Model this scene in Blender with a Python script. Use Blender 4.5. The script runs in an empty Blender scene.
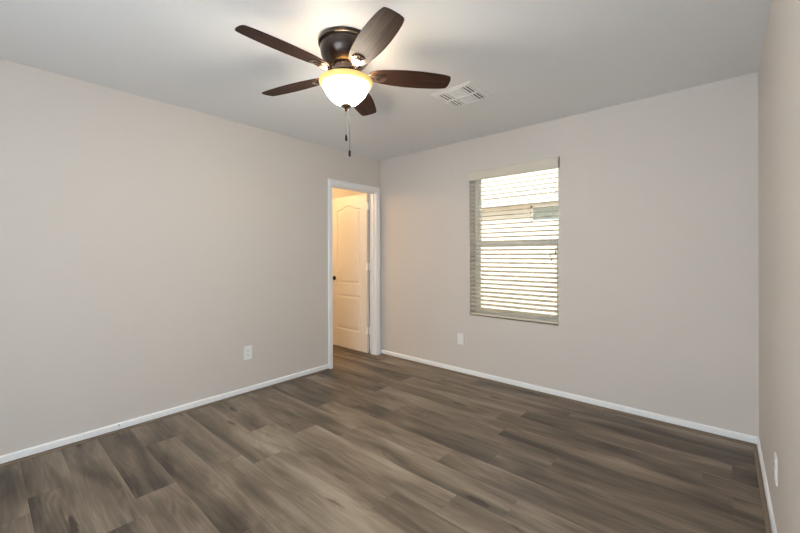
import bpy, bmesh, math, random
from mathutils import Vector, Matrix

# ------------------------------------------------------------------ camera, sky, lights, exposure
S = bpy.context.scene
COL = S.collection
PI = math.pi
random.seed(7)

cam_d = bpy.data.cameras.new('camera')
cam = bpy.data.objects.new('camera', cam_d)
COL.objects.link(cam)
cam_d.lens = 16.65
cam_d.sensor_width = 36
cam_d.shift_y = -0.0156
cam_d.clip_start = 0.02
cam.location = (3.264, -3.357, 1.26)
cam.rotation_euler = (Matrix.Rotation(math.radians(41.20), 3, 'Z') @ Matrix.Rotation(PI / 2, 3, 'X') @ Matrix.Rotation(math.radians(-0.17), 3, 'Z')).to_euler()
S.camera = cam

S.view_settings.view_transform = 'Standard'
S.view_settings.look = 'None'
S.view_settings.gamma = 1
S.view_settings.use_curve_mapping = False
S.view_settings.exposure = 0.46

w = bpy.data.worlds.new('sky')
S.world = w
w.use_nodes = True
bg = w.node_tree.nodes['Background']
bg.inputs['Color'].default_value = (0.80, 0.90, 1.0, 1)
bg.inputs['Strength'].default_value = 1.9


def light(name, kind, loc, energy, color, rot=(0, 0, 0), **kw):
    d = bpy.data.lights.new(name, kind)
    d.energy = energy
    d.color = color
    for k, v in kw.items():
        setattr(d, k, v)
    o = bpy.data.objects.new(name, d)
    o.location = loc
    o.rotation_euler = rot
    COL.objects.link(o)
    return o


# sun high behind the house: it lights the neighbour's wall, never this room
light('sun', 'SUN', (0, -10, 12), 5.5, (1.0, 0.97, 0.92), rot=(math.radians(48), 0, math.radians(14)), angle=0.01)
# added area light for the daylight from behind, in the added south window
light('added_south_daylight', 'AREA', (2.45, -4.72, 1.30), 34, (0.78, 0.90, 1.0), rot=(math.radians(90), 0, math.radians(-6)),
      shape='RECTANGLE', size=1.7, size_y=1.7)
# portal: guides the sky's own light through the back window
portal = light('back_window_portal', 'AREA', (1.72, 0.30, 1.38), 1, (1, 1, 1), rot=(-PI / 2, 0, 0),
               shape='RECTANGLE', size=0.9, size_y=1.5)
portal.data.cycles.is_portal = True
# warm bulb of the small room behind the door
light('side_room_bulb', 'POINT', (-1.40, -1.05, 2.20), 29, (1.0, 0.65, 0.32), shadow_soft_size=0.07)


# ------------------------------------------------------------------ materials
def new_mat(name):
    m = bpy.data.materials.new(name)
    m.use_nodes = True
    nt = m.node_tree
    return m, nt, nt.nodes, nt.links, nt.nodes['Principled BSDF']


def srgb(r, g, b):
    f = lambda c: (c / 255 / 12.92) if c / 255 <= 0.04045 else ((c / 255 + 0.055) / 1.055) ** 2.4
    return (f(r), f(g), f(b), 1)


def simple(name, color, rough=0.5, metal=0.0, spec=0.5, var=0.03, scale=6.0, bump=0.0, bscale=200.0, coat=0.0):
    m, nt, N, L, P = new_mat(name)
    P.inputs['Roughness'].default_value = rough
    P.inputs['Metallic'].default_value = metal
    P.inputs['Specular IOR Level'].default_value = spec
    if coat:
        P.inputs['Coat Weight'].default_value = coat
        P.inputs['Coat Roughness'].default_value = 0.15
    tc = N.new('ShaderNodeTexCoord')
    n = N.new('ShaderNodeTexNoise')
    n.inputs['Scale'].default_value = scale
    n.inputs['Detail'].default_value = 3
    L.new(tc.outputs['Object'], n.inputs['Vector'])
    mx = N.new('ShaderNodeMix')
    mx.data_type = 'RGBA'
    mx.inputs['A'].default_value = tuple(c * (1 - var) for c in color[:3]) + (1,)
    mx.inputs['B'].default_value = tuple(min(1, c * (1 + var)) for c in color[:3]) + (1,)
    L.new(n.outputs['Fac'], mx.inputs['Factor'])
    L.new(mx.outputs['Result'], P.inputs['Base Color'])
    if bump:
        n2 = N.new('ShaderNodeTexNoise')
        n2.inputs['Scale'].default_value = bscale
        n2.inputs['Detail'].default_value = 2
        L.new(tc.outputs['Object'], n2.inputs['Vector'])
        b = N.new('ShaderNodeBump')
        b.inputs['Strength'].default_value = bump
        b.inputs['Distance'].default_value = 0.002
        L.new(n2.outputs['Fac'], b.inputs['Height'])
        L.new(b.outputs['Normal'], P.inputs['Normal'])
    return m


M = {}
M['wall'] = simple('wall_paint', srgb(213, 206, 199), 0.65, spec=0.3, var=0.012, scale=2, bump=0.25, bscale=110)
M['ceiling'] = simple('ceiling_paint', srgb(238, 239, 240), 0.85, spec=0.2, var=0.01, scale=2, bump=0.25, bscale=90)
M['trim'] = simple('white_trim_paint', srgb(246, 247, 248), 0.35, var=0.01)
M['door'] = simple('white_door_paint', srgb(232, 226, 216), 0.4, var=0.01)
M['plate'] = simple('white_outlet_plastic', srgb(240, 240, 238), 0.3, var=0.005)
M['slot'] = simple('dark_slot', srgb(30, 28, 26), 0.6)
M['bronze'] = simple('oil_rubbed_bronze', srgb(52, 42, 38), 0.28, metal=0.75, var=0.15, scale=9, coat=0.4)
M['bronze_light'] = simple('polished_bronze', srgb(128, 106, 92), 0.2, metal=0.9, var=0.1, scale=20, coat=0.3)
M['nickel'] = simple('satin_hinge_metal', srgb(250, 249, 246), 0.4, metal=0.0)
M['vent'] = simple('white_vent_enamel', srgb(250, 250, 249), 0.4, var=0.01)
M['duct'] = simple('dark_duct', srgb(30, 29, 28), 0.8)
M['vinyl'] = simple('white_window_vinyl', srgb(244, 242, 234), 0.4, var=0.01)
M['cord'] = simple('pale_cord', srgb(206, 198, 182), 0.8)
M['tassel'] = simple('wood_tassel', srgb(120, 108, 90), 0.5)
M['black'] = simple('matte_black_knob', srgb(22, 20, 19), 0.3, metal=0.4)
M['chain'] = simple('chain_metal', srgb(96, 88, 78), 0.4, metal=0.6)
M['stucco'] = simple('tan_stucco', srgb(222, 208, 188), 0.9, var=0.04, scale=3, bump=0.4, bscale=60)
M['fascia'] = simple('white_fascia', srgb(240, 238, 232), 0.6)
M['ground'] = simple('gravel_ground', srgb(190, 175, 155), 0.95, var=0.15, scale=30)
M['far_glass'] = simple('grey_green_far_glass', srgb(165, 170, 156), 0.4, var=0.03)


def blind_mat():
    m, nt, N, L, P = new_mat('cream_faux_wood_slat')
    P.inputs['Roughness'].default_value = 0.45
    P.inputs['Base Color'].default_value = srgb(240, 233, 218)
    tr = N.new('ShaderNodeBsdfTranslucent')
    tr.inputs['Color'].default_value = srgb(240, 230, 208)
    mx = N.new('ShaderNodeMixShader')
    mx.inputs['Fac'].default_value = 0.28
    L.new(P.outputs[0], mx.inputs[1])
    L.new(tr.outputs[0], mx.inputs[2])
    L.new(mx.outputs[0], N['Material Output'].inputs['Surface'])
    return m


M['blind'] = blind_mat()


def tile_mat():
    m, nt, N, L, P = new_mat('cream_roof_tile')
    P.inputs['Roughness'].default_value = 0.9
    tc = N.new('ShaderNodeTexCoord')
    wv = N.new('ShaderNodeTexWave')
    wv.inputs['Scale'].default_value = 3.2
    L.new(tc.outputs['Object'], wv.inputs['Vector'])
    mx = N.new('ShaderNodeMix')
    mx.data_type = 'RGBA'
    mx.inputs['A'].default_value = srgb(196, 172, 148)
    mx.inputs['B'].default_value = srgb(222, 204, 182)
    L.new(wv.outputs['Fac'], mx.inputs['Factor'])
    L.new(mx.outputs['Result'], P.inputs['Base Color'])
    b = N.new('ShaderNodeBump')
    b.inputs['Distance'].default_value = 0.03
    L.new(wv.outputs['Fac'], b.inputs['Height'])
    L.new(b.outputs['Normal'], P.inputs['Normal'])
    return m


M['tile'] = tile_mat()


def glass_mat():
    m, nt, N, L, P = new_mat('clear_window_glass')
    N.remove(P)
    t = N.new('ShaderNodeBsdfTransparent')
    t.inputs['Color'].default_value = (0.93, 0.95, 0.94, 1)
    g = N.new('ShaderNodeBsdfGlossy')
    g.inputs['Roughness'].default_value = 0.02
    fr = N.new('ShaderNodeFresnel')
    fr.inputs['IOR'].default_value = 1.45
    mx = N.new('ShaderNodeMixShader')
    L.new(fr.outputs[0], mx.inputs['Fac'])
    L.new(t.outputs[0], mx.inputs[1])
    L.new(g.outputs[0], mx.inputs[2])
    L.new(mx.outputs[0], N['Material Output'].inputs['Surface'])
    return m


M['glass'] = glass_mat()


def bowl_mat(name, emit, col, base):
    m, nt, N, L, P = new_mat(name)
    P.inputs['Base Color'].default_value = base
    P.inputs['Roughness'].default_value = 0.3
    P.inputs['Emission Color'].default_value = col
    P.inputs['Emission Strength'].default_value = emit
    return m


M['bowl'] = bowl_mat('lit_frosted_glass', 62.0, (1.0, 0.89, 0.74, 1), srgb(250, 240, 215))
M['rim'] = bowl_mat('amber_edge_glass', 0.32, (1.0, 0.74, 0.30, 1), srgb(236, 198, 108))


def blade_mat():
    m, nt, N, L, P = new_mat('walnut_blade_wood')
    P.inputs['Roughness'].default_value = 0.5
    P.inputs['Specular IOR Level'].default_value = 0.1
    tc = N.new('ShaderNodeTexCoord')
    mp = N.new('ShaderNodeMapping')
    mp.inputs['Scale'].default_value = (3, 60, 60)
    L.new(tc.outputs['UV'], mp.inputs['Vector'])
    n = N.new('ShaderNodeTexNoise')
    n.inputs['Scale'].default_value = 1.0
    n.inputs['Detail'].default_value = 5
    n.inputs['Distortion'].default_value = 0.6
    L.new(mp.outputs[0], n.inputs['Vector'])
    cr = N.new('ShaderNodeValToRGB')
    cr.color_ramp.elements[0].position = 0.3
    cr.color_ramp.elements[0].color = srgb(38, 25, 20)
    cr.color_ramp.elements[1].position = 0.72
    cr.color_ramp.elements[1].color = srgb(70, 47, 37)
    L.new(n.outputs['Fac'], cr.inputs['Fac'])
    L.new(cr.outputs['Color'], P.inputs['Base Color'])
    return m


M['blade'] = blade_mat()


def floor_mat():
    m, nt, N, L, P = new_mat('grey_brown_plank_vinyl')
    P.inputs['Specular IOR Level'].default_value = 0.4
    uv = N.new('ShaderNodeUVMap')
    uv.uv_map = 'UVMap'
    at = N.new('ShaderNodeAttribute')
    at.attribute_name = 'plank'
    sep = N.new('ShaderNodeSeparateColor')
    L.new(at.outputs['Color'], sep.inputs[0])

    def noise(sx, sy, detail, dist=0.0, rough=0.5):
        mp = N.new('ShaderNodeMapping')
        mp.inputs['Scale'].default_value = (sx, sy, 1)
        L.new(uv.outputs[0], mp.inputs['Vector'])
        n = N.new('ShaderNodeTexNoise')
        n.inputs['Scale'].default_value = 1
        n.inputs['Detail'].default_value = detail
        n.inputs['Roughness'].default_value = rough
        n.inputs['Distortion'].default_value = dist
        L.new(mp.outputs[0], n.inputs['Vector'])
        return n.outputs['Fac']

    def math_(op, a, b):
        n = N.new('ShaderNodeMath')
        n.operation = op
        for i, v in enumerate((a, b)):
            if isinstance(v, (int, float)):
                n.inputs[i].default_value = v
            else:
                L.new(v, n.inputs[i])
        return n.outputs[0]

    def rng(v, a, b, c, d):
        n = N.new('ShaderNodeMapRange')
        L.new(v, n.inputs['Value'])
        for k, x in zip(('From Min', 'From Max', 'To Min', 'To Max'), (a, b, c, d)):
            n.inputs[k].default_value = x
        return n.outputs[0]

    cloud = noise(1.5, 7.0, 2, 0.5)            # broad smoky streaks along the grain
    fine = noise(6, 130, 3, 0.6, 0.65)          # fine grain lines
    mid = noise(2.5, 38, 3, 1.2)
    # cathedral figure: rings of a stretched, warped field
    fld = noise(1.1, 5.0, 1, 0.3)
    ring = N.new('ShaderNodeMath')
    ring.operation = 'SINE'
    L.new(math_('MULTIPLY', fld, 95.0), ring.inputs[0])
    msk = rng(noise(2.2, 9, 1), 0.52, 0.68, 0, 1)
    ringv = math_('MULTIPLY', ring.outputs[0], msk)
    # knots: sparse small dark spots stretched along the grain
    mp = N.new('ShaderNodeMapping')
    mp.inputs['Scale'].default_value = (1.8, 7.5, 1)
    L.new(uv.outputs[0], mp.inputs['Vector'])
    vo = N.new('ShaderNodeTexVoronoi')
    vo.inputs['Scale'].default_value = 1
    warp = N.new('ShaderNodeVectorMath')
    warp.operation = 'ADD'
    wn = N.new('ShaderNodeTexNoise')
    wn.inputs['Scale'].default_value = 9
    L.new(mp.outputs[0], wn.inputs['Vector'])
    ws = N.new('ShaderNodeVectorMath')
    ws.operation = 'SCALE'
    ws.inputs['Scale'].default_value = 0.22
    L.new(wn.outputs['Color'], ws.inputs[0])
    L.new(mp.outputs[0], warp.inputs[0])
    L.new(ws.outputs[0], warp.inputs[1])
    L.new(warp.outputs[0], vo.inputs['Vector'])
    sc = N.new('ShaderNodeSeparateColor')
    L.new(vo.outputs['Color'], sc.inputs[0])
    knot = math_('MULTIPLY', rng(vo.outputs['Distance'], 0.03, 0.17, 1, 0), rng(sc.outputs[0], 0.55, 0.6, 0, 1))

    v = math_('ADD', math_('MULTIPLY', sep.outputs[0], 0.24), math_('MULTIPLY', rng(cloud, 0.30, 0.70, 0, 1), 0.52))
    v = math_('ADD', v, math_('MULTIPLY', math_('SUBTRACT', fine, 0.5), 0.45))
    v = math_('ADD', v, math_('MULTIPLY', math_('SUBTRACT', mid, 0.5), 0.42))
    v = math_('ADD', v, math_('MULTIPLY', ringv, 0.08))
    v = math_('ADD', v, math_('MULTIPLY', math_('SUBTRACT', sep.outputs[2], 0.5), math_('MULTIPLY', math_('SUBTRACT', sep.outputs[1], 0.4), 0.55)))
    v = math_('SUBTRACT', v, math_('MULTIPLY', knot, 0.62))
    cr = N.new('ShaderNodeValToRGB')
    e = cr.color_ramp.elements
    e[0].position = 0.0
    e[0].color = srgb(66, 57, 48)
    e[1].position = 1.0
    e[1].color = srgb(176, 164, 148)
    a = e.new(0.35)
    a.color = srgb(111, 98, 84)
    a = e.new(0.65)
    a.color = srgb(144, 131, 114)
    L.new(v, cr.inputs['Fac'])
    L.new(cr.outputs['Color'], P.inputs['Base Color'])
    L.new(rng(fine, 0.3, 0.7, 0.36, 0.50), P.inputs['Roughness'])
    b = N.new('ShaderNodeBump')
    b.inputs['Strength'].default_value = 0.12
    b.inputs['Distance'].default_value = 0.002
    L.new(fine, b.inputs['Height'])
    L.new(b.outputs['Normal'], P.inputs['Normal'])
    return m


M['floor'] = floor_mat()
M['shoe'] = simple('grey_brown_shoe_moulding', srgb(128, 113, 96), 0.5, var=0.15, scale=14)


# ------------------------------------------------------------------ mesh helpers
class MB:
    def __init__(s):
        s.bm = bmesh.new()

    def box(s, x0, x1, y0, y1, z0, z1, bevel=0.0, mat=None):
        t = bmesh.new()
        bmesh.ops.create_cube(t, size=1)
        for v in t.verts:
            v.co = Vector(((x0 + x1) / 2 + v.co.x * (x1 - x0), (y0 + y1) / 2 + v.co.y * (y1 - y0), (z0 + z1) / 2 + v.co.z * (z1 - z0)))
        if bevel:
            bmesh.ops.bevel(t, geom=t.edges[:], offset=bevel, segments=2, affect='EDGES', profile=0.5)
        return s.add(t, mat)

    def add(s, t, mat=None):
        if mat:
            t.transform(mat)
        me = bpy.data.meshes.new('tmp')
        t.to_mesh(me)
        t.free()
        s.bm.from_mesh(me)
        bpy.data.meshes.remove(me)
        return s

    def lathe(s, prof, seg=48, mat=None):
        t = bmesh.new()
        rings = []
        for r, z in prof:
            if r < 1e-5:
                rings.append([t.verts.new((0, 0, z))])
            else:
                rings.append([t.verts.new((r * math.cos(2 * PI * i / seg), r * math.sin(2 * PI * i / seg), z)) for i in range(seg)])
        for a, b in zip(rings, rings[1:]):
            for i in range(seg):
                j = (i + 1) % seg
                if len(a) == 1 and len(b) == 1:
                    continue
                if len(a) == 1:
                    t.faces.new((a[0], b[j], b[i]))
                elif len(b) == 1:
                    t.faces.new((a[i], a[j], b[0]))
                else:
                    t.faces.new((a[i], a[j], b[j], b[i]))
        bmesh.ops.recalc_face_normals(t, faces=t.faces[:])
        return s.add(t, mat)

    def prism(s, pts, z0, z1, mat=None, bevel=0.0):
        """outline in local x,y extruded from z0 to z1"""
        t = bmesh.new()
        lo = [t.verts.new((x, y, z0)) for x, y in pts]
        hi = [t.verts.new((x, y, z1)) for x, y in pts]
        t.faces.new(lo[::-1])
        t.faces.new(hi)
        n = len(pts)
        for i in range(n):
            j = (i + 1) % n
            t.faces.new((lo[i], lo[j], hi[j], hi[i]))
        bmesh.ops.recalc_face_normals(t, faces=t.faces[:])
        if bevel:
            bmesh.ops.bevel(t, geom=[e for e in t.edges], offset=bevel, segments=2, affect='EDGES', profile=0.5)
        return s.add(t, mat)

    def tube(s, pts, r, seg=8):
        t = bmesh.new()
        rings = []
        pts = [Vector(p) for p in pts]
        for k, p in enumerate(pts):
            d = (pts[min(k + 1, len(pts) - 1)] - pts[max(k - 1, 0)]).normalized()
            u = d.orthogonal().normalized()
            v = d.cross(u)
            rr = r[k] if isinstance(r, (list, tuple)) else r
            rings.append([t.verts.new(p + rr * (math.cos(2 * PI * i / seg) * u + math.sin(2 * PI * i / seg) * v)) for i in range(seg)])
        for a, b in zip(rings, rings[1:]):
            for i in range(seg):
                j = (i + 1) % seg
                t.faces.new((a[i], a[j], b[j], b[i]))
        t.faces.new(rings[0][::-1])
        t.faces.new(rings[-1])
        bmesh.ops.recalc_face_normals(t, faces=t.faces[:])
        return s.add(t)

    def build(s, name, mat, parent=None, smooth=False, loc=None, angle=35):
        me = bpy.data.meshes.new(name)
        s.bm.to_mesh(me)
        s.bm.free()
        me.materials.append(mat)
        o = bpy.data.objects.new(name, me)
        COL.objects.link(o)
        if parent:
            o.parent = parent
        if loc:
            o.location = loc
        if smooth:
            for p in me.polygons:
                p.use_smooth = True
            me.set_sharp_from_angle(angle=math.radians(angle))
        return o


def tag(o, label=None, cat=None, group=None, kind=None):
    for k, v in (('label', label), ('category', cat), ('group', group), ('kind', kind)):
        if v:
            o[k] = v
    return o


def empty(name, loc, rz=0.0):
    o = bpy.data.objects.new(name, None)
    o.location = loc
    o.rotation_euler = (0, 0, rz)
    o.empty_display_size = 0.1
    COL.objects.link(o)
    return o


def st(o, label, cat):
    return tag(o, label, cat, None, 'structure')


# ------------------------------------------------------------------ room shell
W, H, YS = 3.434, 2.44, -4.60          # room width, ceiling height, south wall
WT = 0.19                              # outside wall thickness
DX0, DX1 = -0.782, -0.063              # door rough opening (y), against the back wall
DH = 2.045
LT = 0.115                             # left partition thickness
BX0, BYS, BYN = -2.1, -1.9, 0.06       # small room behind the door
WX0, WX1, WZ0, WZ1 = 1.283, 2.172, 0.625, 2.095   # window opening

# floor of separate-looking planks, one mesh
def build_floor():
    bm = bmesh.new()
    uvl = bm.loops.layers.uv.new('UVMap')
    cl = bm.loops.layers.float_color.new('plank')
    PW, PL, Y0 = 0.185, 1.22, -1.709
    joints = {-8: 0.552, -7: 1.155, -6: 0.975, -4: 0.982, -3: 1.13, -2: 1.948, -1: 0.99, 1: 0.73, 2: 0.975, 5: 0.726, -5: 0.40, 0: 1.25}
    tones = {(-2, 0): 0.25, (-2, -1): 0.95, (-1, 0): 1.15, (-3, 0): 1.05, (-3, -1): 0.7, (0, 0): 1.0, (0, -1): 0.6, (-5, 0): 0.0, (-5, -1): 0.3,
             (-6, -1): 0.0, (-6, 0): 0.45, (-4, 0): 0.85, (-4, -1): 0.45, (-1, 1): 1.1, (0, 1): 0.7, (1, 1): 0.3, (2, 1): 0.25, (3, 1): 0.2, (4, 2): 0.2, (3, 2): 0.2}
    rnd = random.Random(11)
    x_lo, x_hi, y_lo, y_hi = BX0, W, YS, BYN
    b, d = 0.0013, 0.0009
    k0, k1 = math.floor((y_lo - Y0) / PW), math.ceil((y_hi - Y0) / PW)
    for k in range(k0, k1):
        off = joints.get(k, rnd.uniform(0, PL))
        n0 = math.floor((x_lo - off) / PL)
        n1 = math.ceil((x_hi - off) / PL)
        for n in range(n0, n1):
            ax, bx_ = max(x_lo, off + n * PL), min(x_hi, off + (n + 1) * PL)
            ay, by = max(y_lo, Y0 + k * PW), min(y_hi, Y0 + (k + 1) * PW)
            if bx_ - ax < 0.004 or by - ay < 0.004:
                continue
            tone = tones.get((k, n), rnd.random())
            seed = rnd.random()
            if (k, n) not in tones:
                tone = tone * 0.6 - 0.15 if (k <= -6 or n >= 1) else tone  # outer planks darkened: light falloff partly put into their tone
            ou, ov = rnd.uniform(0, 60), rnd.uniform(0, 60)
            cs = [(ax, ay), (bx_, ay), (bx_, by), (ax, by)]
            ins = [(ax + b, ay + b), (bx_ - b, ay + b), (bx_ - b, by - b), (ax + b, by - b)]
            lo = [bm.verts.new((x, y, -d)) for x, y in cs]
            hi = [bm.verts.new((x, y, 0)) for x, y in ins]
            fs = [bm.faces.new(hi)]
            for i in range(4):
                j = (i + 1) % 4
                fs.append(bm.faces.new((lo[i], lo[j], hi[j], hi[i])))
            for f in fs:
                for l in f.loops:
                    l[uvl].uv = (l.vert.co.x - ax + ou, l.vert.co.y - ay + ov)
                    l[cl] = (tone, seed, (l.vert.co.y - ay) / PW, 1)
    me = bpy.data.meshes.new('floor')
    # slab under the planks
    t = MB()
    t.bm.free()
    t.bm = bm
    t.box(x_lo - 0.2, x_hi + 0.2, y_lo - 0.2, y_hi, -0.08, -0.0009)
    o = t.build('floor', M['floor'])
    return st(o, 'grey brown wood plank vinyl floor', 'floor')


build_floor()

st(MB().box(BX0 - 0.12, W + 0.2, YS - 4.0, BYN + 0.25, H, H + 0.12).build('ceiling', M['ceiling']),  # slab runs on past the south wall, added to keep the sun out
   'smooth off-white painted ceiling', 'ceiling')

wl = MB()
wl.box(-LT, 0, YS - 0.19, DX0, 0, H)
wl.box(-LT, 0, DX0, DX1, DH, H)
wl.box(-LT, 0, DX1, BYN, 0, H)
st(wl.build('wall_left', M['wall']), 'beige painted left wall with a doorway at its far end', 'wall')

wb = MB()
wb.box(0, WX0, 0, WT, 0, H)
wb.box(WX1, W + 0.12, 0, WT, 0, H)
wb.box(WX0, WX1, 0, WT, 0, WZ0)
wb.box(WX0, WX1, 0, WT, WZ1, H)
st(wb.build('wall_back', M['wall']), 'beige painted back wall with the blind-covered window', 'wall')

st(MB().box(W, W + 0.12, YS - 0.19, 0, 0, H).build('wall_right', M['wall']), 'beige painted right wall at the picture edge', 'wall')

ws_ = MB()
SX0, SX1, SZ0, SZ1 = 1.55, 3.34, 0.45, 2.25
ws_.box(0, SX0, YS - 0.19, YS, 0, H)
ws_.box(SX1, W, YS - 0.19, YS, 0, H)
ws_.box(SX0, SX1, YS - 0.19, YS, 0, SZ0)
ws_.box(SX0, SX1, YS - 0.19, YS, SZ1, H)
st(ws_.build('wall_south', M['wall']), 'beige wall behind the camera with an added wide window', 'wall')

# small room behind the door
st(MB().box(BX0 - 0.12, -LT, BYN, BYN + 0.19, 0, H).build('wall_side_room_back', M['wall']), 'wall of the lit small room seen above the open door', 'wall')
st(MB().box(BX0 - 0.12, BX0, BYS - 0.12, BYN, 0, H).build('wall_side_room_left', M['wall']), 'far wall of the lit small room behind the door', 'wall')
st(MB().box(BX0, -LT, BYS - 0.12, BYS, 0, H).build('wall_side_room_front', M['wall']), 'near wall of the lit small room behind the door', 'wall')

# baseboards: white board with eased top, floor-coloured shoe strip below
BH, BZ, BT = 0.058, 0.014, 0.012
prof_base = [(0, BZ), (BT, BZ), (BT, BH - 0.008), (BT * 0.45, BH), (0, BH)]
prof_shoe = [(0, 0), (0.030, 0), (0.030, 0.006), (0.027, 0.009), (0, 0.009)]


def run_profile(mb, prof, p0, p1, inward, m0=0.0, m1=0.0):
    """extrude (out, z) profile along p0->p1; inward = unit normal into the room; m = mitre slope at each end"""
    p0, p1, nrm = Vector((*p0, 0)), Vector((*p1, 0)), Vector((*inward, 0))
    d = (p1 - p0).normalized()
    t = bmesh.new()
    a = [t.verts.new(p0 + nrm * x + d * (x * m0) + Vector((0, 0, z))) for x, z in prof]
    b = [t.verts.new(p1 + nrm * x - d * (x * m1) + Vector((0, 0, z))) for x, z in prof]
    t.faces.new(a)
    t.faces.new(b)
    n = len(prof)
    for i in range(n):
        j = (i + 1) % n
        t.faces.new((a[i], a[j], b[j], b[i]))
    bmesh.ops.recalc_face_normals(t, faces=t.faces[:])
    mb.add(t)
    return mb


CW, CT = 0.058, 0.016                        # door casing width, thickness
CO = DX0 + 0.018 - 0.005 - CW                # outer edge of the left casing (y)
for nm, p0, p1, nrm, m0, m1, lab in (
        ('left', (0, YS), (0, CO), (1, 0), 0, 0, 'along the left wall'),
        ('back', (0.016, 0), (W, 0), (0, -1), 0, 1, 'along the back wall under the window'),
        ('right', (W, YS), (W, 0), (-1, 0), 0, 1, 'along the right wall')):
    b = run_profile(MB(), prof_base, p0, p1, nrm, m0, m1)
    st(b.build('baseboard_' + nm, M['trim']), 'low white baseboard ' + lab, 'baseboard')
    s_ = run_profile(MB(), prof_shoe, p0, p1, nrm, m0, m1)
    st(s_.build('trim_' + {'left': '2', 'back': '3', 'right': '4'}[nm], M['shoe']), 'thin floor-coloured strip under the baseboard ' + lab, 'trim')

# ------------------------------------------------------------------ doorway: casing, jamb, open door
J = 0.018
oy0, oy1, oz = DX0 + J, DX1 - J, DH - J           # clear opening
tr = MB()
# jambs and head with stop
tr.box(-LT, 0.0, DX0, oy0, 0, DH)
tr.box(-LT, 0.0, oy1, DX1, 0, DH)
tr.box(-LT, 0.0, oy0, oy1, oz, DH)
tr.box(-0.072, -0.036, oy0, oy0 + 0.011, 0, oz)
tr.box(-0.072, -0.036, oy1 - 0.011, oy1, 0, oz)
tr.box(-0.072, -0.036, oy0, oy1, oz - 0.011, oz)


def casing_leg(ya, yb, ztop):
    # ya inner edge, yb outer edge; stepped profile
    s = 1 if yb > ya else -1
    wv_ = abs(yb - ya)
    pts = [(0, 0), (0.008, 0), (0.011, 0.004), (0.011, 0.014), (0.014, 0.020), (CT, 0.030), (CT, wv_ - 0.008), (CT - 0.004, wv_), (0, wv_)]
    t = bmesh.new()
    lo = [t.verts.new((x, ya + s * y, 0.0)) for x, y in pts]
    hi = [t.verts.new((x, ya + s * y, ztop + y)) for x, y in pts]
    t.faces.new(lo)
    t.faces.new(hi)
    n = len(pts)
    for i in range(n):
        j = (i + 1) % n
        t.faces.new((lo[i], lo[j], hi[j], hi[i]))
    bmesh.ops.recalc_face_normals(t, faces=t.faces[:])
    tr.add(t)
    return pts


ia, ib, iz = oy0 - 0.005, oy1 + 0.005, oz + 0.005
RW = min(CW, -ib)                               # right casing dies into the corner
casing_leg(ia, ia - CW, iz)
casing_leg(ib, ib + CW, iz) if -ib >= CW else casing_leg(ib, -0.0005, iz)
pts = [(0, 0), (0.008, 0), (0.011, 0.004), (0.011, 0.014), (0.014, 0.020), (CT, 0.030), (CT, CW - 0.008), (CT - 0.004, CW), (0, CW)]
t = bmesh.new()
lo = [t.verts.new((x, ia - y, iz + y)) for x, y in pts]
hi = [t.verts.new((x, min(ib + y, -0.0005), iz + y)) for x, y in pts]
t.faces.new(lo)
t.faces.new(hi)
for i in range(len(pts)):
    j = (i + 1) % len(pts)
    t.faces.new((lo[i], lo[j], hi[j], hi[i]))
bmesh.ops.recalc_face_normals(t, faces=t.faces[:])
tr.add(t)
st(tr.build('trim_1', M['trim']), 'white door casing and jamb framing the doorway', 'trim')

# door slab: hinged on the far jamb, standing open at a right angle into the small room
DW, DT, DHH = 0.710, 0.035, 2.012
hx, hy = -LT - 0.006, oy1 - 0.004             # hinge line
door = empty('door_1', (hx, hy, 0.012))
# local frame: x from hinge edge (0) leftwards is negative; visible face at y = -DT
def offset_outline(n_arc, x0, x1, z0, z1, arch):
    pts = [(x0, z0), (x1, z0), (x1, z1)]
    if arch:
        for i in range(1, n_arc):
            u = i / n_arc
            x = x1 + (x0 - x1) * u
            pts.append((x, z1 + arch * (0.5 - 0.5 * math.cos(2 * PI * u)) ** 1.35))
    pts.append((x0, z1))
    return pts


def inset(pts, d):
    # shrink about the bounding box (good enough for a moulding groove)
    xs = [p[0] for p in pts]
    zs = [p[1] for p in pts]
    cx, cz = (min(xs) + max(xs)) / 2, (min(zs) + max(zs)) / 2
    sx = 1 - 2 * d / (max(xs) - min(xs))
    sz = 1 - 2 * d / (max(zs) - min(zs))
    return [(cx + (x - cx) * sx, cz + (z - cz) * sz) for x, z in pts]


def door_mesh():
    bm = bmesh.new()
    x0, x1 = -DW - 0.004, -0.004
    panels = [offset_outline(20, x0 + 0.118, x1 - 0.118, 0.855, 1.840, 0.055),
              offset_outline(20, x0 + 0.118, x1 - 0.118, 0.240, 0.710, 0.0)]
    for side in (0, 1):
        y = -DT if side == 0 else 0.0
        sg = 1 if side == 0 else -1
        outer = [bm.verts.new((x, y, z)) for x, z in ((x0, 0), (x1, 0), (x1, DHH), (x0, DHH))]
        edges = [bm.edges.new((outer[i], outer[(i + 1) % 4])) for i in range(4)]
        for pn in panels:
            prev = None
            for d, dep in ((0, 0), (0.012, 0.007), (0.022, 0.007), (0.046, 0.001)):
                ring = [bm.verts.new((x, y + sg * dep, z)) for x, z in inset(pn, d)]
                n = len(ring)
                if prev is None:
                    edges += [bm.edges.new((ring[i], ring[(i + 1) % n])) for i in range(n)]
                else:
                    for i in range(n):
                        j = (i + 1) % n
                        bm.faces.new((prev[i], prev[j], ring[j], ring[i]))
                prev = ring
            bm.faces.new(prev)
        bmesh.ops.triangle_fill(bm, edges=edges, use_beauty=True, use_dissolve=False)
        if side == 0:
            front = outer
        else:
            for i in range(4):
                j = (i + 1) % 4
                bm.faces.new((front[i], front[j], outer[j], outer[i]))
    bmesh.ops.recalc_face_normals(bm, faces=bm.faces[:])
    return bm


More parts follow.
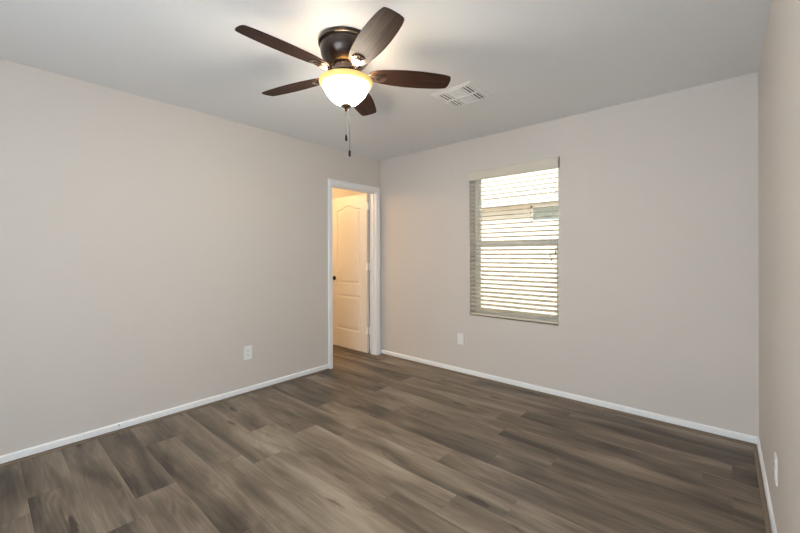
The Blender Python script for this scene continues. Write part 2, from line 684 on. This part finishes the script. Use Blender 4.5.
mb = MB()
mb.bm.free()
mb.bm = door_mesh()
dl = mb.build('door_leaf', M['door'], door)
kb = MB()
rot = Matrix.Translation((-DW + 0.062, -DT, 0.922)) @ Matrix.Rotation(PI / 2, 4, 'X')
kb.lathe([(0, 0), (0.031, 0), (0.031, 0.004), (0.026, 0.008), (0.012, 0.011), (0.011, 0.030), (0.020, 0.038), (0.027, 0.048), (0.027, 0.056), (0.020, 0.064), (0, 0.067)], 32, rot)
tag(kb.build('door_knob', M['black'], door, smooth=True), 'round black door knob')
for z in (0.235, 1.045, 1.81):
    hb = MB()
    hb.tube([(0.003, 0.003, z), (0.003, 0.003, z + 0.089)], 0.006, 10)
    hb.box(-0.0045, -0.0030, -DT + 0.002, 0.0, z, z + 0.089)          # leaf on the door edge
    hb.box(0.003, 0.042, 0.0022, 0.0037, z, z + 0.089)                # leaf on the jamb
    hb.box(-0.015, 0.015, -DT - 0.003, -DT - 0.0005, z, z + 0.089)     # bent web closing the gap
    tag(hb.build('hinge', M['nickel'], door), 'pale metal hinge')
st(door, 'white two-panel door with an arched top panel standing open', 'door')

# ------------------------------------------------------------------ window with frame, sashes, glass
win = empty('window_1', ((WX0 + WX1) / 2, 0, WZ0))
hw, wh = (WX1 - WX0) / 2, WZ1 - WZ0
fr = MB()
FY0, FY1 = 0.118, 0.178
for a, b in ((-hw, -hw + 0.032), (hw - 0.032, hw)):
    fr.box(a, b, FY0, FY1, 0, wh, 0.002)
fr.box(-hw + 0.03, hw - 0.03, FY0, FY1, 0, 0.036, 0.002)
fr.box(-hw + 0.03, hw - 0.03, FY0, FY1, wh - 0.022, wh, 0.002)
fr.build('window_frame', M['vinyl'], win)
zm = 0.735
def sash(y0, y1, z0, z1, bar):
    s = MB()
    for a, b in ((-hw + 0.032, -hw + 0.032 + bar), (hw - 0.032 - bar, hw - 0.032)):
        s.box(a, b, y0, y1, z0, z1, 0.002)
    s.box(-hw + 0.032 + bar, hw - 0.032 - bar, y0, y1, z0, z0 + 0.034, 0.002)
    s.box(-hw + 0.032 + bar, hw - 0.032 - bar, y0, y1, z1 - 0.024, z1, 0.002)
    return s
lo_s = sash(0.122, 0.146, 0.036, zm + 0.018, 0.026).build('lower_sash', M['vinyl'], win)
up_s = sash(0.150, 0.174, zm - 0.030, wh - 0.022, 0.014).build('upper_sash', M['vinyl'], win)
MB().box(-hw + 0.06, hw - 0.06, 0.132, 0.136, 0.07, zm - 0.014).build('pane', M['glass'], lo_s)
MB().box(-hw + 0.045, hw - 0.045, 0.160, 0.164, zm, wh - 0.04).build('pane', M['glass'], up_s)
for xx in (-0.235, 0.235):
    lk = MB()
    lk.box(xx - 0.028, xx + 0.028, 0.124, 0.143, zm + 0.018, zm + 0.026, 0.002)
    lk.box(xx - 0.008, xx + 0.024, 0.118, 0.134, zm + 0.026, zm + 0.034, 0.002)
    tag(lk.build('sash_lock', M['slot'], win), 'small dark sash lock')
st(win, 'white vinyl single-hung window behind the blind', 'window')

# ------------------------------------------------------------------ venetian blind
bl = empty('window_blind', ((WX0 + WX1) / 2, 0.0, WZ0))
bw = hw - 0.005
v = MB()
vz0, vz1 = wh - 0.080, wh + 0.013
v.prism([(-0.013, 0), (-0.013, vz1 - vz0 - 0.004), (-0.016, vz1 - vz0), (-0.004, vz1 - vz0), (-0.003, 0)], -hw - 0.012, hw + 0.012,
        Matrix(((0, 0, 1, 0), (1, 0, 0, 0), (0, 1, 0, vz0), (0, 0, 0, 1))))
for sx in (-1, 1):
    v.box(min(sx * (hw + 0.012), sx * (hw + 0.006)), max(sx * (hw + 0.012), sx * (hw + 0.006)), -0.013, 0, vz0, vz1)
v.build('valance', M['blind'], bl)
MB().box(-bw, bw, 0.006, 0.056, wh - 0.048, wh - 0.004, 0.002).build('headrail', M['blind'], bl)
TILT, PITCH = math.radians(17), 0.0425
sl = MB()
zs = []
z = wh - 0.075
while z > 0.062:
    zs.append(z)
    z -= PITCH
zs += [zs[-1] - 0.012]
for z in zs:
    t = bmesh.new()
    n = 6
    top = []
    bot = []
    for i in range(n + 1):
        u = -0.025 + 0.05 * i / n
        c = 0.0015 * (1 - (u / 0.025) ** 2)
        top.append((u, c + 0.0013))
        bot.append((u, c - 0.0013))
    ring = top + bot[::-1]
    A = [t.verts.new((-bw, y, zz)) for y, zz in ring]
    B = [t.verts.new((bw, y, zz)) for y, zz in ring]
    t.faces.new(A)
    t.faces.new(B)
    for i in range(len(ring)):
        j = (i + 1) % len(ring)
        t.faces.new((A[i], A[j], B[j], B[i]))
    bmesh.ops.recalc_face_normals(t, faces=t.faces[:])
    sl.add(t, Matrix.Translation((0, 0.031, z)) @ Matrix.Rotation(TILT, 4, 'X'))
sl.build('slats', M['blind'], bl)
MB().box(-bw, bw, 0.006, 0.056, 0.012, 0.030, 0.004).build('bottom_rail', M['blind'], bl)
for xx in (-0.30, 0.0, 0.30):
    ld = MB()
    for yy in (0.0045, 0.0575):
        ld.tube([(xx, yy, 0.02), (xx, yy, wh - 0.045)], 0.0009, 5)
    ld.build('ladder_cord', M['cord'], bl)
for xx, zb, mt in ((0.372, 0.625, 'tassel'), (0.384, 0.590, 'tassel'), (0.418, 0.655, 'slot')):
    cd = MB()
    cd.tube([(xx, 0.002, zb), (xx, 0.002, wh - 0.060)], 0.0010, 5)
    c = cd.build('pull_cord', M['cord'], bl)
    k = MB()
    k.lathe([(0, 0.030), (0.003, 0.030), (0.0045, 0.020), (0.0065, 0.004), (0.0055, 0), (0, 0)], 12, Matrix.Translation((xx, 0.002, zb - 0.024)))
    tag(k.build('tassel', M[mt], c, smooth=True), 'dark tassel' if mt == 'slot' else None)
tag(bl, 'cream horizontal slat blind with valance in the window', 'blind')

# unseen window, added behind the camera to bring daylight in
w2 = empty('added_window', ((SX0 + SX1) / 2, YS - 0.1, SZ0))
f2 = MB()
sw, sh = (SX1 - SX0) / 2, SZ1 - SZ0
f2.box(-sw, -sw + 0.04, -0.06, -0.02, 0, sh)
f2.box(sw - 0.04, sw, -0.06, -0.02, 0, sh)
f2.box(-sw + 0.04, sw - 0.04, -0.06, -0.02, 0, 0.04)
f2.box(-sw + 0.04, sw - 0.04, -0.06, -0.02, sh - 0.04, sh)
f2.build('window_frame', M['vinyl'], w2)
st(w2, 'added wide window in the unseen wall behind the camera', 'window')

# ------------------------------------------------------------------ ceiling fan
FX, FY = 1.680, -2.000
fan = empty('ceiling_fan', (FX, FY, H))
h = MB()
h.lathe([(0, 0), (0.150, 0), (0.152, -0.004), (0.152, -0.018), (0.146, -0.022), (0.136, -0.024), (0.135, -0.031), (0.141, -0.036),
         (0.142, -0.046), (0.138, -0.072), (0.128, -0.096), (0.112, -0.116), (0.096, -0.130), (0.090, -0.136), (0, -0.136)], 64)
h.build('motor_housing', M['bronze'], fan, smooth=True, angle=28)
hub = MB()
hub.lathe([(0, -0.136), (0.080, -0.136), (0.082, -0.140), (0.074, -0.144), (0.074, -0.160), (0.084, -0.164), (0.084, -0.178), (0.070, -0.186), (0, -0.186)], 48)
for i in range(10):
    a = 2 * PI * i / 10
    hub.box(0.072, 0.080, -0.010, 0.010, -0.162, -0.142, 0.002, mat=Matrix.Rotation(a, 4, 'Z'))
tag(hub.build('rotor_hub', M['bronze_light'], fan, smooth=True), 'lighter shiny bronze hub')
ft = MB()
ft.lathe([(0, -0.186), (0.050, -0.186), (0.050, -0.196), (0.112, -0.204), (0.119, -0.209), (0.115, -0.214), (0, -0.214)], 48)
ft.build('light_fitter', M['bronze'], fan, smooth=True)

# glass bowl (open at the top) and its rolled amber rim
bo = MB()
bo.lathe([(0.1290, -0.2360), (0.1290, -0.244), (0.1215, -0.262), (0.1090, -0.285), (0.0910, -0.308), (0.0690, -0.329), (0.0430, -0.343), (0.0200, -0.349), (0, -0.350),
          (0, -0.346), (0.0195, -0.345), (0.0415, -0.339), (0.0665, -0.326), (0.0880, -0.305), (0.1055, -0.283), (0.1175, -0.261), (0.1250, -0.244), (0.1250, -0.236), (0.1290, -0.236)], 64)
bowl = bo.build('glass_bowl', M['bowl'], fan, smooth=True)
tag(bowl, 'glowing frosted glass bowl')
ri = MB()
ri.lathe([(0.1255, -0.2355), (0.1300, -0.2440), (0.1400, -0.2390), (0.1470, -0.2320), (0.1490, -0.2250), (0.1475, -0.2180), (0.1430, -0.2150), (0.1380, -0.2165), (0.1330, -0.224), (0.1255, -0.2355)], 64)
tag(ri.build('bowl_rim', M['rim'], bowl, smooth=True, angle=60), 'amber glass rim')
fi = MB()
fi.lathe([(0, -0.345), (0.029, -0.347), (0.031, -0.352), (0.024, -0.360), (0.012, -0.366), (0.008, -0.372), (0.010, -0.377), (0.006, -0.383), (0, -0.384)], 32)
fi.build('finial', M['bronze_light'], bowl, smooth=True)


def pull_chain(dx, dy, ztop, zbot):
    n = int((ztop - zbot) / 0.009)
    c = MB()
    c.tube([(dx, dy, ztop), (dx, dy, zbot)], 0.0009, 6)
    for i in range(n):
        zc = ztop - 0.0045 - i * 0.009
        c.lathe([(0, zc + 0.0022), (0.0016, zc + 0.0016), (0.0022, zc), (0.0016, zc - 0.0016), (0, zc - 0.0022)], 6, Matrix.Translation((dx, dy, 0)))
    o = c.build('pull_chain', M['chain'], fan)
    f = MB()
    f.lathe([(0, 0.004), (0.004, 0.002), (0.006, -0.004), (0.0068, -0.022), (0.0060, -0.030), (0.003, -0.034), (0, -0.034)], 16, Matrix.Translation((dx, dy, zbot)))
    tag(f.build('chain_fob', M['black'], o, smooth=True), 'black chain end')


cr_, cs_ = math.cos(math.radians(41.08)), math.sin(math.radians(41.08))
pull_chain(-0.0, -0.0, -0.384, -0.516)
pull_chain(0.019 * cr_, 0.019 * cs_, -0.349, -0.602)

# blades
HALF = [(0.128, 0.0), (0.129, 0.022), (0.140, 0.036), (0.165, 0.047), (0.200, 0.056), (0.260, 0.064), (0.340, 0.070), (0.420, 0.070), (0.500, 0.065),
        (0.555, 0.059), (0.585, 0.052), (0.594, 0.044), (0.599, 0.022), (0.600, 0.0)]
out = [(r, hw_) for r, hw_ in HALF] + [(r, -hw_) for r, hw_ in HALF[-2:0:-1]]
bmb = MB()
bmb.prism(out, -0.003, 0.003, bevel=0.0012)
uvl = bmb.bm.loops.layers.uv.new('UVMap')
for f in bmb.bm.faces:
    for l in f.loops:
        l[uvl].uv = (l.vert.co.x, l.vert.co.y)
PITCHA = math.radians(-12)
ZB = -0.176
PH = 51.2
blade0 = bmb.build('blade', M['blade'], fan)
ib_ = MB()
ib_.prism([(0.062, 0.014), (0.105, 0.011), (0.135, 0.020), (0.160, 0.030), (0.190, 0.034), (0.215, 0.028), (0.228, 0.012), (0.228, -0.012),
           (0.215, -0.028), (0.190, -0.034), (0.160, -0.030), (0.135, -0.020), (0.105, -0.011), (0.062, -0.014)], -0.009, -0.0032, bevel=0.0015)
ib_.prism([(0.120, 0.010), (0.150, 0.018), (0.185, 0.021), (0.205, 0.014), (0.205, -0.014), (0.185, -0.021), (0.150, -0.018), (0.120, -0.010)], -0.014, -0.008, bevel=0.002)
for yy in (-0.011, 0.0, 0.011):
    ib_.tube([(0.085, yy * 0.5, -0.011), (0.140, yy, -0.015), (0.192, yy * 1.1, -0.014)], [0.003, 0.004, 0.0025], 8)
ir0 = ib_.build('blade_bracket', M['bronze_light'], blade0, smooth=True)
tag(ir0, 'shiny dark bronze bracket')
for k in range(5):
    if k == 0:
        o = blade0
    else:
        o = blade0.copy()
        COL.objects.link(o)
        c = ir0.copy()
        COL.objects.link(c)
        c.parent = o
    o.matrix_local = Matrix.Translation((0, 0, ZB)) @ Matrix.Rotation(math.radians(PH + 72 * k), 4, 'Z') @ Matrix.Rotation(PITCHA, 4, 'X')
tag(fan, 'dark bronze five-blade ceiling fan with a lit glass bowl', 'ceiling fan')
# the fan's two bulbs
for dx in (-0.05, 0.05):
    light('fan_bulb', 'POINT', (FX + dx, FY - dx, H - 0.234), 0.8, (1.0, 0.92, 0.80), shadow_soft_size=0.035)

# ------------------------------------------------------------------ ceiling vent
vn = empty('ceiling_vent', (1.797, -0.972, H))
fm = MB()
HV = 0.167
for a in range(4):
    r = Matrix.Rotation(a * PI / 2, 4, 'Z')
    t = bmesh.new()
    q = [(-HV, -HV, 0), (HV, -HV, 0), (HV, -HV, -0.004), (-HV, -HV, -0.004)]
    i0 = HV - 0.032
    oo = [t.verts.new(c) for c in ((-HV, -HV, 0), (HV, -HV, 0), (i0, -i0, 0), (-i0, -i0, 0), (-HV, -HV, -0.003), (HV, -HV, -0.003), (i0, -i0, -0.010), (-i0, -i0, -0.010))]
    for f in ((0, 1, 5, 4), (4, 5, 6, 7), (7, 6, 2, 3), (3, 2, 1, 0)):
        t.faces.new([oo[i] for i in f])
    bmesh.ops.recalc_face_normals(t, faces=t.faces[:])
    fm.add(t, r)
fm.build('vent_frame', M['vent'], vn)
i0 = HV - 0.032
MB().box(-i0, i0, -i0, i0, -0.0016, -0.0004).build('duct_opening', M['duct'], vn)
def vane(n, length, cx, cy, axis, lean, span):
    """bank of angled vanes; axis = direction the vanes run along"""
    m = MB()
    for i in range(n):
        o_ = -span / 2 + span * (i + 0.5) / n
        rr = Matrix.Translation((cx, cy, 0)) @ (Matrix.Rotation(PI / 2, 4, 'Z') if axis == 'y' else Matrix.Identity(4)) @ \
            Matrix.Translation((0, o_, -0.007)) @ Matrix.Rotation(lean, 4, 'X')
        m.box(-length / 2, length / 2, -span / n * 0.43, span / n * 0.43, -0.0008, 0.0008, mat=rr)
    return m
side = 0.075
vane(3, 2 * i0, -i0 + side / 2, 0, 'y', 0.25, side).build('vane_bank', M['vent'], vn)
vane(3, 2 * i0, i0 - side / 2, 0, 'y', 0.30, side).build('vane_bank', M['vent'], vn)
cw = 2 * i0 - 2 * side
vane(5, cw - 0.012, 0, -i0 / 2, 'x', 0.02, i0).build('vane_bank', M['vent'], vn)
vane(5, cw - 0.012, 0, i0 / 2, 'x', 0.04, i0).build('vane_bank', M['vent'], vn)
dv = MB()
dv.box(-i0, i0, -0.005, 0.005, -0.013, -0.002)
for sx in (-1, 1):
    dv.box(sx * (cw / 2) - 0.003, sx * (cw / 2) + 0.003, -i0, i0, -0.0125, -0.002)
dv.build('divider', M['vent'], vn)
tag(vn, 'white square air vent set in the ceiling beyond the fan', 'air vent')


# ------------------------------------------------------------------ wall outlets
def outlet(name, loc, rz, label, kind, w_=0.072, h_=0.117):
    """plate in local x (width), z (height); front face towards local -y"""
    e = empty(name, loc, rz)
    p = MB()
    p.box(-w_ / 2, w_ / 2, -0.006, 0, -h_ / 2, h_ / 2, 0.002)
    p.build('cover_plate', M['plate'], e)
    if kind == 'duplex':
        for zc in (-0.0205, 0.0205):
            r = MB()
            pts_ = [(0.0165 * math.cos(a), zc + max(-0.013, min(0.013, 0.0165 * math.sin(a)))) for a in [2 * PI * i / 24 for i in range(24)]]
            r.prism(pts_, 0.006, 0.0082, Matrix(((1, 0, 0, 0), (0, 0, -1, 0), (0, 1, 0, 0), (0, 0, 0, 1))))
            ro = r.build('socket', M['plate'], e)
            s = MB()
            s.box(-0.0075, -0.0053, -0.0086, -0.0080, zc - 0.002, zc + 0.007)
            s.box(0.0053, 0.0075, -0.0086, -0.0080, zc - 0.002, zc + 0.006)
            s.box(-0.002, 0.002, -0.0086, -0.0080, zc - 0.009, zc - 0.005)
            tag(s.build('socket_slots', M['slot'], ro), 'dark slots')
        s = MB()
        s.lathe([(0, 0.0075), (0.003, 0.007), (0.0033, 0.006)], 12, Matrix.Rotation(PI / 2, 4, 'X'))
        s.build('screw', M['plate'], e)
    else:
        r = MB()
        r.box(-0.0165, 0.0165, -0.0085, -0.005, -0.0335, 0.0335, 0.0012)
        r.build('insert', M['plate'], e)
    return tag(e, label, 'outlet', 'white wall outlets')


outlet('wall_outlet', (0, -1.738, 0.366), PI / 2, 'white outlet low on the left wall, left of the door', 'duplex', 0.076, 0.122)
outlet('wall_outlet', (1.173, 0, 0.363), 0, 'white outlet on the back wall, left below the window', 'plain')
outlet('wall_outlet', (W, -1.085, 0.326), -PI / 2, 'white outlet low on the right wall, seen nearly edge-on', 'duplex')

# tiny screw left in the baseboard on the left
sc_ = MB()
sc_.lathe([(0, 0.004), (0.003, 0.0035), (0.0042, 0.001), (0.0042, 0)], 12, Matrix.Translation((BT, -2.694, 0.046)) @ Matrix.Rotation(PI / 2, 4, 'Y'))
tag(sc_.build('baseboard_screw', M['chain'], smooth=True), 'tiny grey screw head in the white left baseboard', 'screw')

# ------------------------------------------------------------------ outside: neighbour's house and ground
st(MB().box(-20, 24, WT + 0.001, 30, -0.35, -0.25).build('ground', M['ground']), 'pale gravel ground between the houses', 'ground')
nh = empty('neighboring_house', (1.0, 4.1, -0.25))
wl_ = MB()
ex0, ex1, ez0, ez1 = -0.72, 0.75, 2.15, 2.49
LX0, LX1, TOP = -9.0, 11.0, 2.60
wl_.box(LX0, ex0, 0, 0.2, 0, TOP)
wl_.box(ex1, LX1, 0, 0.2, 0, TOP)
wl_.box(ex0, ex1, 0, 0.2, 0, ez0)
wl_.box(ex0, ex1, 0, 0.2, ez1, TOP)
wl_.build('house_wall', M['stucco'], nh)
wf = MB()
wf.box(ex0, ex1, 0.03, 0.10, ez0, ez0 + 0.04)
wf.box(ex0, ex1, 0.03, 0.10, ez1 - 0.04, ez1)
wf.box(ex0, ex0 + 0.04, 0.03, 0.10, ez0, ez1)
wf.box(ex1 - 0.04, ex1, 0.03, 0.10, ez0, ez1)
wo = wf.build('house_window', M['fascia'], nh)
tag(MB().box(ex0 + 0.03, ex1 - 0.03, 0.07, 0.08, ez0 + 0.03, ez1 - 0.03).build('window_pane', M['far_glass'], wo), 'grey green glass')
MB().box(LX0 - 0.3, LX1 + 0.3, -0.26, 0.05, 2.53, 2.56).build('soffit', M['stucco'], nh)
MB().box(LX0 - 0.3, LX1 + 0.3, -0.30, -0.26, 2.51, 2.64).build('fascia', M['fascia'], nh)
rf = MB()
rf.prism([(-0.34, 2.64), (-0.34, 2.68), (4.2, 4.25), (4.2, 4.20)], LX0 - 0.3, LX1 + 0.3, Matrix(((0, 0, 1, 0), (1, 0, 0, 0), (0, 1, 0, 0), (0, 0, 0, 1))))
rf.build('roof', M['tile'], nh)
tag(nh, 'sunlit tan house next door seen through the blind', 'house')
